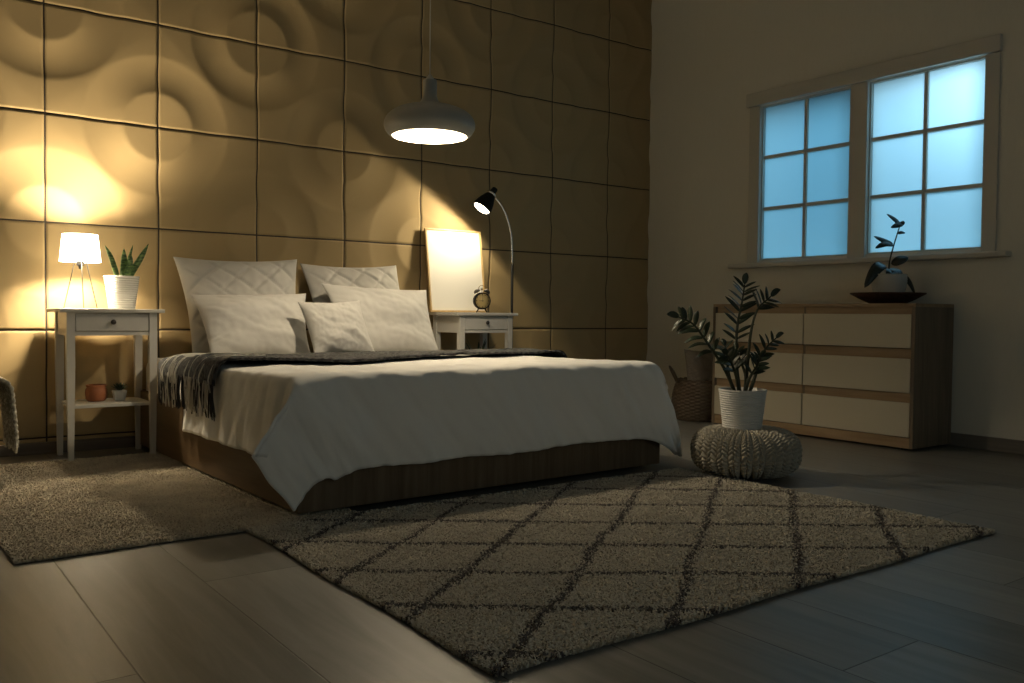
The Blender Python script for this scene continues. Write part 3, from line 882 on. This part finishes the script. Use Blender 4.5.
def floor_lamp():
    t = thing('floor_lamp', 'slender black and chrome reading floor lamp beside the right nightstand, lit', 'floor lamp', (2.590, -.63, 0))
    lathe_obj('base', [(0, .018), (.10, .016), (.115, .008), (.115, 0), (0, 0)][::-1], M['black'], t, 40)
    bm = bmesh.new(); add_tube(bm, [(0, 0, .015), (0, 0, 1.03)], .0085, 12); bm_obj('pole', bm, M['black'], t, True)
    bm = bmesh.new()
    pts = catmull([(0, 0, 1.025), (-.003, 0, 1.13), (-.012, 0, 1.22), (-.045, -.0, 1.32), (-.092, -.0, 1.395), (-.142, -.0, 1.445)], 8)
    add_tube(bm, pts, .0048, 10); bm_obj('gooseneck', bm, M['chrome'], t, True)
    ap = Vector((-.170, 0, 1.458)); dirv = Vector((-.58, .07, -.80)).normalized()
    Mx = Matrix.Translation(ap) @ dirv.to_track_quat('Z', 'Y').to_matrix().to_4x4() @ Matrix.Scale(1.22, 4)
    head = [(0, -.012), (.018, -.012), (.021, 0), (.026, .006), (.032, .02), (.042, .045), (.050, .075), (.053, .098), (.050, .098), (.046, .075), (.038, .045), (.026, .018), (0, .014)]
    h = lathe_obj('lamp_head', head, M['black'], t, 40, M=Mx)
    lathe_obj('switch_cap', [(0, -.040), (.014, -.040), (.016, -.036), (.016, -.012), (0, -.012)], M['black'], h, 24, M=Mx)
    lathe_obj('collar', [(.0215, -.006), (.029, -.004), (.029, .006), (.0255, .006)], M['chrome'], h, 32, M=Mx)
    bm = bmesh.new(); add_lathe(bm, [(0, .030), (.02, .032), (.030, .055), (.044, .085), (.040, .095), (.020, .101), (0, .103)], 32, M=Mx)
    bm_obj('bulb', bm, M['spotbulb'], t, True)
    l = bpy.data.lights.new('reading_light', 'SPOT'); l.energy = SPOT; l.color = SCOL; l.shadow_soft_size = .045
    l.spot_size = math.radians(174); l.spot_blend = .12
    o = bpy.data.objects.new('reading_light', l); COL.objects.link(o); o.parent = t
    o.matrix_local = Matrix.Translation(ap+dirv*.134) @ (-dirv).to_track_quat('Z', 'Y').to_matrix().to_4x4()
floor_lamp()

def table_lamp():
    t = thing('table_lamp', 'small lit table lamp with white shade on a wire tripod on the left nightstand', 'table lamp', (.058, -.60, .712))
    bm = bmesh.new(); add_lathe(bm, [(.0905, .222), (.078, .352), (.0765, .352), (.089, .222), (.0905, .222)], 56)
    s = bm_obj('lamp_shade', bm, M['shade'], t, True)
    bm = bmesh.new(); add_lathe(bm, [(0, .188), (.007, .188), (.008, .200), (.016, .206), (.018, .235), (.012, .25), (0, .25)], 24)
    bm_obj('socket', bm, M['black'], t, True)
    bm = bmesh.new(); add_lathe(bm, [(0, .25), (.014, .252), (.028, .275), (.030, .292), (.022, .312), (0, .322)], 24)
    bm_obj('bulb', bm, M['bulb'], t, True)
    for (x, y) in ((-.064, .047), (.070, -.018), (.0, -.078)):
        a = Vector((x, y, .002)); v = Vector((x, y, 0)).normalized()
        bm = bmesh.new(); add_tube(bm, [a, Vector((v.x*.020+x*.06, v.y*.020+y*.06, .232)), Vector((0, 0, .236))], .0020, 8)
        bm_obj('leg', bm, M['black'], t, True)
    for k in range(3):
        pass
    bm = bmesh.new()
    for k in range(3):
        a = 2*PI*k/3
        add_tube(bm, [(0, 0, .238), (.087*math.cos(a), .087*math.sin(a), .238)], .0014, 6)
    bm_obj('shade_carrier', bm, M['black'], t, True)
    l = bpy.data.lights.new('table_light', 'POINT'); l.energy = TABL; l.color = TCOL; l.shadow_soft_size = .036; l.use_soft_falloff = False
    o = bpy.data.objects.new('table_light', l); COL.objects.link(o); o.parent = t; o.location = (0, 0, .287)
table_lamp()

# ------------------------------------------------------------------ frame and clock
def picture():
    # leans on the wall from the nightstand top
    t = thing('picture_frame', 'blank white picture in a thin pale wooden frame leaning on the wall', 'picture frame', (2.272, -.486, .712))
    w, h, d, f = .410, .535, .018, .011
    a = math.atan2(.085, h)
    R = Matrix.Rotation(-a, 4, 'X')
    def put(name, bxs, m, parent, z=None):
        bm = bmesh.new()
        for b in bxs: add_box(bm, *b, bev=.0015)
        bm.transform(R); bm.transform(Matrix.Shear('XZ', 4, (0, 0)) if False else Matrix.Rotation(math.radians(-3.0), 4, 'Z')); return bm_obj(name, bm, m, parent)
    fr = put('frame', [(-w/2, -w/2+f, -d, 0, 0, h), (w/2-f, w/2, -d, 0, 0, h), (-w/2+f, w/2-f, -d, 0, 0, f), (-w/2+f, w/2-f, -d, 0, h-f, h)], M['framewood'], t)
    put('print', [(-w/2+f, w/2-f, -d*.55, -.003, f, h-f)], M['paper'], t)
picture()

def clock():
    t = thing('alarm_clock', 'small round twin bell alarm clock with black rim on the right nightstand', 'alarm clock', (2.328, -.67, .712), math.radians(-20))
    t.scale = (1.15, 1.15, 1.15)
    R = .046; cz = .064
    MX = Matrix.Translation((0, 0, cz)) @ Matrix.Rotation(PI/2, 4, 'X')      # lathe z -> -y (front)
    lathe_obj('case', [(0, -.022), (R*.8, -.022), (R, -.016), (R, .016), (R*.97, .022), (R*.87, .022), (R*.85, .016), (0, .016)], M['black'], t, 48, M=MX)
    fc = lathe_obj('dial', [(0, .0175), (R*.86, .0175), (R*.86, .0160), (0, .0160)], M['clockface'], t, 40, M=MX)
    bm = bmesh.new()
    for k in range(12):
        a = k*PI/6; r0, r1 = R*.66, R*.80
        w = .0012 if k % 3 else .0022
        c, s = math.sin(a), math.cos(a)
        vs = [bm.verts.new((c*r0-s*w, -.0182, cz+s*r0+c*w)), bm.verts.new((c*r0+s*w, -.0182, cz+s*r0-c*w)), bm.verts.new((c*r1+s*w, -.0182, cz+s*r1-c*w)), bm.verts.new((c*r1-s*w, -.0182, cz+s*r1+c*w))]
        bm.faces.new(vs)
    bm_obj('hour_marks', bm, M['ink'], fc)
    def hand(name, ang, L, w):
        bm = bmesh.new(); c, s = math.sin(ang), math.cos(ang)
        a0 = Vector((-c*.006, -.0192, cz-s*.006)); a1 = Vector((c*L, -.0192, cz+s*L))
        add_tube(bm, [a0, a1], [w, w*.5], 6); bm_obj(name, bm, M['ink'], fc)
    hand('hour_hand', math.radians(-90), R*.46, .0016); hand('minute_hand', 0, R*.70, .0012)
    for sx in (-1, 1):
        Mb = Matrix.Translation((sx*.026, 0, cz+.046)) @ Matrix.Rotation(sx*math.radians(28), 4, 'Y')
        lathe_obj('bell', [(0, .018), (.008, .0165), (.016, .010), (.019, 0), (.017, 0), (.013, .009), (0, .014)], M['knob'], t, 28, M=Mb)
        bm = bmesh.new(); add_tube(bm, [(sx*.016, 0, cz-.040), (sx*.030, 0, .002)], [.004, .003], 8); bm_obj('foot', bm, M['black'], t, True)
        bm = bmesh.new(); add_tube(bm, [(sx*.019, 0, cz+.035), (sx*.027, 0, cz+.048)], .002, 6); bm_obj('bell_post', bm, M['brass'], t, True)
    bm = bmesh.new(); add_tube(bm, catmull([(-.022, 0, cz+.062), (-.014, 0, cz+.078), (0, 0, cz+.084), (.014, 0, cz+.078), (.022, 0, cz+.062)], 5), .0016, 6)
    bm_obj('handle', bm, M['brass'], t, True)
    bm = bmesh.new(); add_tube(bm, [(0, 0, cz+.044), (0, 0, cz+.066)], .0015, 6); add_box(bm, -.006, .006, -.003, .003, cz+.060, cz+.067, .001)
    bm_obj('hammer', bm, M['brass'], t)
clock()

# ------------------------------------------------------------------ small pots on the shelves
def shelf_things():
    o = lathe_obj('clay_jar', [(0, 0), (.036, 0), (.046, .012), (.050, .040), (.047, .060), (.041, .066), (.046, .074), (.046, .080), (.041, .080), (.037, .066), (.043, .04), (.032, .008), (0, .008)], M['terracotta'], None, 36, loc=(.125, -.60, .2665))
    tag(o, 'round terracotta jar on the lower shelf of the left nightstand', 'jar')
    t = thing('succulent_plant', 'tiny dark succulent in a small white pot on the left nightstand shelf', 'potted plant', (.225, -.62, .2665))
    bm = bmesh.new(); add_frustum(bm, (0, 0, 0), (.022, .022), (0, 0, .050), (.030, .030)); bmesh.ops.bevel(bm, geom=bm.edges[:], offset=.003, segments=2, affect='EDGES')
    bm_obj('pot', bm, M['pot'], t)
    bm = bmesh.new()
    for k in range(22):
        a = k*2.4; tilt = .25+.9*(k/22)
        dv = Vector((math.cos(a)*math.sin(tilt), math.sin(a)*math.sin(tilt), math.cos(tilt)))
        b0 = Vector((dv.x*.008, dv.y*.008, .049)); blade(bm, [b0, b0+dv*.020, b0+dv*.040], .014, side=dv.cross(Vector((0, 0, 1))) , fold=.3, n=6)
    leaf_obj('leaves', bm, M['leaf'], t)
    t = thing('agave_plant', 'spiky dark green plant under the right nightstand, only its leaves showing above the bed', 'potted plant', (2.37, -.57, .266))
    ribbed_pot(t, .045, .058, .105, 8, M['pot'])
    for k in range(15):
        a = k*2.4; tilt = .30+1.0*(k/15)
        dv = Vector((math.cos(a)*math.sin(tilt), math.sin(a)*math.sin(tilt), math.cos(tilt)))
        b0 = Vector((dv.x*.01, dv.y*.01, .098)); L = .19
        bm = bmesh.new(); blade(bm, [b0, b0+dv*L*.5+Vector((0, 0, .012)), b0+dv*L], .026, lambda s: (1-s)**.6*min(1, .5+s*2), side=dv.cross(Vector((0, 0, 1))), fold=.3, n=8)
        leaf_obj('leaf', bm, M['leaf'], t)
shelf_things()

# ------------------------------------------------------------------ pouf
def pouf():
    R, H = .230, .200
    nc = 27                       # knit columns
    A, B = nc*18, 230
    V = []
    for j in range(B+1):
        ph = -PI/2+PI*j/B
        cr = abs(math.cos(ph))**.48; sz = math.copysign(abs(math.sin(ph))**.80, math.sin(ph))
        rr = R*cr; zz = H/2+H/2*sz
        if sz > .55: zz -= .012*max(0, 1-rr/(R*.72))          # dimple under the pot
        for i in range(A):
            a = 2*PI*i/A; u = (a/(2*PI)*nc) % 1.0
            arc = (j/B)*21.0
            amp = .015*min(1, rr/.09)
            col = abs(math.sin(PI*u))**.6*(1-.45*math.exp(-((u-.5)/.07)**2))
            # braided stitches leaning left and right inside each column
            v = (arc+(.5 if u < .5 else 0)+abs(u-.5)*2.0) % 1.0
            st = math.sin(PI*v)**.8
            h = amp*(col*.45+1.35*st*col-.9)
            n = Vector((math.cos(a)*cr, math.sin(a)*cr, sz*.9)).normalized()
            p = Vector((rr*math.cos(a), rr*math.sin(a), zz))+n*h
            V.append(p)
    F = []
    for j in range(B):
        for i in range(A):
            F.append((j*A+i, j*A+(i+1) % A, (j+1)*A+(i+1) % A, (j+1)*A+i))
    zmin = min(p.z for p in V)
    V = [Vector((p.x, p.y, p.z-zmin)) for p in V]
    o = mesh_obj('knitted_pouf', V, F, mat('pouf_yarn', (.36, .335, .275), .92, bump=.3, bscale=160, sheen=.2, spec=.15, dist=.002), None, True, (2.367, -2.690, .002))
    tag(o, 'round chunky knitted beige pouf on the floor at the rug edge, carrying the tall plant', 'pouf')
pouf()

# ------------------------------------------------------------------ basket by the dresser
def basket():
    cx, cy = 3.80, -1.15
    wick = bpy.data.materials.new('wicker'); wick.use_nodes = True
    nt = wick.node_tree; N = nt.nodes; L = nt.links; b = N['Principled BSDF']; b.inputs['Roughness'].default_value = .7
    tc = N.new('ShaderNodeTexCoord'); wv = N.new('ShaderNodeTexNoise'); wv.inputs['Scale'].default_value = 60; L.new(tc.outputs['Object'], wv.inputs['Vector'])
    cr = N.new('ShaderNodeValToRGB'); cr.color_ramp.elements[0].color = (.05, .035, .022, 1); cr.color_ramp.elements[1].color = (.13, .095, .06, 1)
    L.new(wv.outputs['Fac'], cr.inputs[0]); L.new(cr.outputs[0], b.inputs['Base Color'])
    t = thing('wicker_basket', 'brown woven basket with loop handles in the corner left of the dresser', 'basket', (cx, cy, 0))
    H = .275; nz_, na = 60, 160; V = []; F = []
    for j in range(nz_+1):
        s = j/nz_; z = H*s
        r = .150+.034*math.sin(PI*min(1, s*1.05))**.8
        for i in range(na):
            a = 2*PI*i/na
            w = .0035*math.sin(s*24*PI)*(1 if int(i/5) % 2 else -1)
            V.append(((r+w)*math.cos(a), (r+w)*math.sin(a), z))
    for j in range(nz_):
        for i in range(na): F.append((j*na+i, j*na+(i+1) % na, (j+1)*na+(i+1) % na, (j+1)*na+i))
    F.append(tuple(range(na))[::-1])
    o = mesh_obj('basket_body', V, F, wick, t, True); s = o.modifiers.new('t', 'SOLIDIFY'); s.thickness = .008; s.offset = -1
    for sg in (-1, 1):
        r = Vector((.805, -.593, 0))*sg; q = Vector((.593, .805, 0))
        pts = [r*.150+Vector((0, 0, H-.02))+q*-.04, r*.185+Vector((0, 0, H+.05))+q*-.045, r*.205+Vector((0, 0, H+.085)), r*.185+Vector((0, 0, H+.05))+q*.045, r*.150+Vector((0, 0, H-.02))+q*.04]
        bm = bmesh.new(); add_tube(bm, catmull(pts, 8), .007, 8); bm_obj('handle', bm, wick, t, True)
    r = Vector((.805, -.593, 0)); q = Vector((.593, .805, 0)); c = Vector((cx, cy, 0))+r*.035
    pillow('basket_cushion', 'grey beige ribbed cushion standing in the woven basket', 'cushion',
           c-r*.125+q*-.02+Vector((0, 0, .17)), c+r*.125+q*-.02+Vector((0, 0, .17)), c-r*.135+q*.05+Vector((0, 0, .475)), c+r*.135+q*.05+Vector((0, 0, .475)), .08,
           mat('cushion_rib', (.22, .19, .155), .9, bump=.5, bscale=90), False, 12)
basket()

# ------------------------------------------------------------------ rugs
def rug(name, label, x0, x1, y0, y1, pattern, n_tuft, zt, wavy=.008):
    st = .012
    nx, ny = int((x1-x0)/st), int((y1-y0)/st)
    def edge(x, y):
        return x+wavy*math.sin(y*9+x*3)*.6, y+wavy*math.sin(x*8+y*2)*.6
    V = []; C = []
    cols = np.zeros(((nx+1)*(ny+1), 4)); k = 0
    for j in range(ny+1):
        for i in range(nx+1):
            x = x0+(x1-x0)*i/nx; y = y0+(y1-y0)*j/ny
            e = min(i, nx-i, j, ny-j)
            X, Y = edge(x, y)
            z = .004 if e == 0 else zt*(.62+.12*nz(x*30, y*30))
            V.append((X, Y, z)); cols[k] = (*pattern(x, y, 0), 1); k += 1
    F = grid_faces(nx+1, ny+1)
    # underside skirt
    base = len(V)
    V = np.array(V)
    # tufts
    n = n_tuft
    px = rng.uniform(x0, x1, n); py = rng.uniform(y0, y1, n)
    ne = int(2*(x1-x0+y1-y0)*520)
    t = rng.uniform(0, 2*(x1-x0+y1-y0), ne); w, h = x1-x0, y1-y0
    ex = np.where(t < w, x0+t, np.where(t < w+h, x1, np.where(t < 2*w+h, x0+(t-w-h), x0)))
    ey = np.where(t < w, y0, np.where(t < w+h, y0+(t-w), np.where(t < 2*w+h, y1, y0+(t-2*w-h))))
    px = np.concatenate([px, ex]); py = np.concatenate([py, ey]); n = len(px)
    ang = rng.uniform(0, 2*PI, n); ln = rng.uniform(.004, .010, n); ht = rng.uniform(.65, 1.10, n)*zt
    ht[-ne:] *= rng.uniform(.3, 1.0, ne)
    wd = rng.uniform(.0018, .0034, n)
    X = px+wavy*np.sin(py*9+px*3)*.6; Y = py+wavy*np.sin(px*8+py*2)*.6
    dx, dy = np.cos(ang), np.sin(ang)
    zb = np.full(n, zt*.45); zb[-ne:] = .003
    a = np.stack([X-dy*wd, Y+dx*wd, zb], 1); b = np.stack([X+dy*wd, Y-dx*wd, zb], 1)
    c = np.stack([X+dx*ln*.5+dy*wd, Y+dy*ln*.5-dx*wd, zb+(ht-zb*.3)*.8], 1); d = np.stack([X+dx*ln*.5-dy*wd, Y+dy*ln*.5+dx*wd, zb+(ht-zb*.3)*.8], 1)
    e = np.stack([X+dx*ln, Y+dy*ln, zb+(ht-zb*.3)*.85], 1)
    TV = np.stack([a, b, c, d, e], 1).reshape(-1, 3)
    o4 = base+np.arange(n)*5
    q4 = np.stack([o4, o4+1, o4+2, o4+3], 1); t3 = np.stack([o4+3, o4+2, o4+4], 1)
    allV = np.concatenate([V, TV])
    me = bpy.data.meshes.new(name)
    me.vertices.add(len(allV)); me.vertices.foreach_set('co', allV.ravel())
    F = np.array(F)
    li = np.concatenate([F.ravel(), q4.ravel(), t3.ravel()])
    ls = np.concatenate([np.arange(len(F)+n)*4, (len(F)+n)*4+np.arange(n)*3])
    me.loops.add(len(li)); me.loops.foreach_set('vertex_index', li)
    me.polygons.add(len(ls)); me.polygons.foreach_set('loop_start', ls)
    me.update(calc_edges=True)
    ca = me.color_attributes.new('pile', 'FLOAT_COLOR', 'POINT')
    tc = np.zeros((n, 4))
    for i in range(n): tc[i, :3] = pattern(px[i], py[i], 1); tc[i, 3] = 1
    cc = np.concatenate([cols, np.repeat(tc, 5, axis=0)])
    ca.data.foreach_set('color', cc.ravel())
    me.materials.append(rug_mat(name+'_pile', None))
    o = link(bpy.data.objects.new(name, me)); tag(o, label, 'rug')
    return o
def pat_plain(x, y, j):
    v = .9+.18*nz(x*9, y*9)+(random.uniform(-.09, .09) if j else 0)
    return (.60*v, .54*v, .43*v)
def pat_lattice(x, y, j):
    k = .475
    wob = .016*nz(x*7, y*7, 3)+.006*nz(x*25, y*25, 5)
    a = ((x-(y+3.78)/.755-.285+wob)/k) % 1.0; b = ((x+(y+3.78)/.745-.285+wob)/k) % 1.0
    da = min(a, 1-a)*k*.6; db = min(b, 1-b)*k*.6
    dd = min(da, db)
    v = .93+.10*nz(x*8, y*8)+(random.uniform(-.08, .08) if j else 0)
    lim = .0125+(random.uniform(-.009, .009) if j else 0)
    if dd < lim and (not j or random.random() < .78):
        return (.15*v, .135*v, .13*v)
    return (.60*v, .555*v, .465*v)
rug('plain_rug', 'plain beige shaggy rug on the floor left of the bed by the nightstand', -.45, .60, -2.45, -.72, pat_plain, 90000, .013)
rug('patterned_rug', 'cream shaggy rug with dark diamond lattice in front of the bed foot', .205, 2.20, -3.835, -2.452, pat_lattice, 170000, .014)

# ------------------------------------------------------------------ bench with a draped cream throw at the left edge
def bench():
    t = thing('upholstered_bench', 'low bench just outside the left edge under the cream knitted throw', 'bench', (-.60, -1.02, 0))
    box_obj('seat', (-.30, .26, -.15, .15, .30, .40), M['mattress'], t, .03)
    for x in (-.27, .12):
        for y in (-.12, .09):
            box_obj('leg', (x, x+.03, y, y+.03, 0, .305), M['bedwood'], t, .003)
    nu, nv = 60, 40; P = np.zeros((nv, nu, 3))
    for j in range(nv):
        y = -.185+.37*j/(nv-1)
        for i in range(nu):
            s = .545*i/(nu-1)
            if s < .22: p = (.02+s, y, .432)
            elif s < .22+.085:
                a = (s-.22)/.085*PI/2; p = (.24+.055*math.sin(a), y, .377+.055*math.cos(a))
            else: p = (.297+.012*(s-.3)*6, y, .377-(s-.305)*.88)
            P[j, i] = p
    P = smooth_grid(P, 2)
    for j in range(nv):
        for i in range(nu):
            P[j, i, 0] += .010*nz(P[j, i, 1]*14, P[j, i, 2]*6, 4)+.004*math.sin(P[j, i, 2]*240+4*math.sin(P[j, i, 1]*90))
            P[j, i, 2] += .006*nz(P[j, i, 0]*12, P[j, i, 1]*12, 2)
    b = thing('knitted_throw', 'cream chunky knitted throw hanging with ragged hem at the left edge of the picture', 'throw blanket', (-.60, -1.02, .0))
    o = mesh_obj('blanket', P.reshape(-1, 3), grid_faces(nu, nv), M['creamknit'], b, True)
    s = o.modifiers.new('t', 'SOLIDIFY'); s.thickness = .010; s.offset = 0
    bm = bmesh.new()
    for k in range(60):
        v = k/59*(nv-1); p = Vector(P[int(v), nu-1]); L = random.uniform(.015, .045)
        add_tube(bm, [p+Vector((0, 0, .01)), p+Vector((random.uniform(-.006, .01), random.uniform(-.01, .01), -L))], .004, 5)
    bm_obj('fringe', bm, M['creamknit'], b, True)
bench()

# ------------------------------------------------------------------ camera
def camera():
    f, yaw, pitch, roll = 878.98, .6354, .0311, .0094
    cy, sy, cp, sp = math.cos(yaw), math.sin(yaw), math.cos(pitch), math.sin(pitch)
    F = Vector((sy*cp, cy*cp, -sp)); R = Vector((cy, -sy, 0)); U = R.cross(F)
    R2 = R*math.cos(roll)+U*math.sin(roll); U2 = -R*math.sin(roll)+U*math.cos(roll)
    m = Matrix((R2, U2, -F)).transposed().to_4x4(); m.translation = Vector((-.7739, -5.1972, .7047))
    c = bpy.data.cameras.new('camera'); c.sensor_width = 36; c.lens = f/1024*36; c.clip_start = .05
    o = bpy.data.objects.new('camera', c); COL.objects.link(o); o.matrix_world = m; SC.camera = o
camera()

# ------------------------------------------------------------------ dusk light and added fill lamps
def area(name, loc, target, size, energy, col, sy=None):
    l = bpy.data.lights.new(name, 'AREA'); l.energy = energy; l.color = col; l.size = size
    if sy: l.shape = 'RECTANGLE'; l.size_y = sy
    o = bpy.data.objects.new(name, l); COL.objects.link(o)
    o.location = loc; o.rotation_euler = (Vector(target)-Vector(loc)).to_track_quat('-Z', 'Y').to_euler()
    return o
area('dusk_sky', (XW+2.6, -2.4, 3.2), (XW, -2.2, 1.6), 3.0, 88, (.27, .70, 1.0))
area('pane_corner_fill', (XW+.62, -2.95, 2.12), (XW, -2.75, 1.95), .35, 7.5, (.62, .86, 1.0))  # added lamp close outside, brightens the top corner of the nearer window
area('camera_side_fill', (.4, -7.4, 1.7), (1.2, -2.5, .4), 1.6, 10.0, (.85, .98, .92), 1.6)  # added fill lamp behind the camera, no doorway is modelled there

w = bpy.data.worlds.new('dusk'); SC.world = w; w.use_nodes = True
bg = w.node_tree.nodes['Background']; bg.inputs[0].default_value = (.55, .75, .9, 1); bg.inputs[1].default_value = .02

SC.view_settings.view_transform = 'Standard'; SC.view_settings.look = 'None'
SC.view_settings.gamma = 1; SC.view_settings.use_curve_mapping = False
SC.view_settings.exposure = 0.0
SC.cycles.max_bounces = 8; SC.cycles.diffuse_bounces = 5; SC.cycles.glossy_bounces = 3
SC.cycles.sample_clamp_indirect = 4; SC.cycles.caustics_reflective = False; SC.cycles.caustics_refractive = False
SC.cycles.use_denoising = True
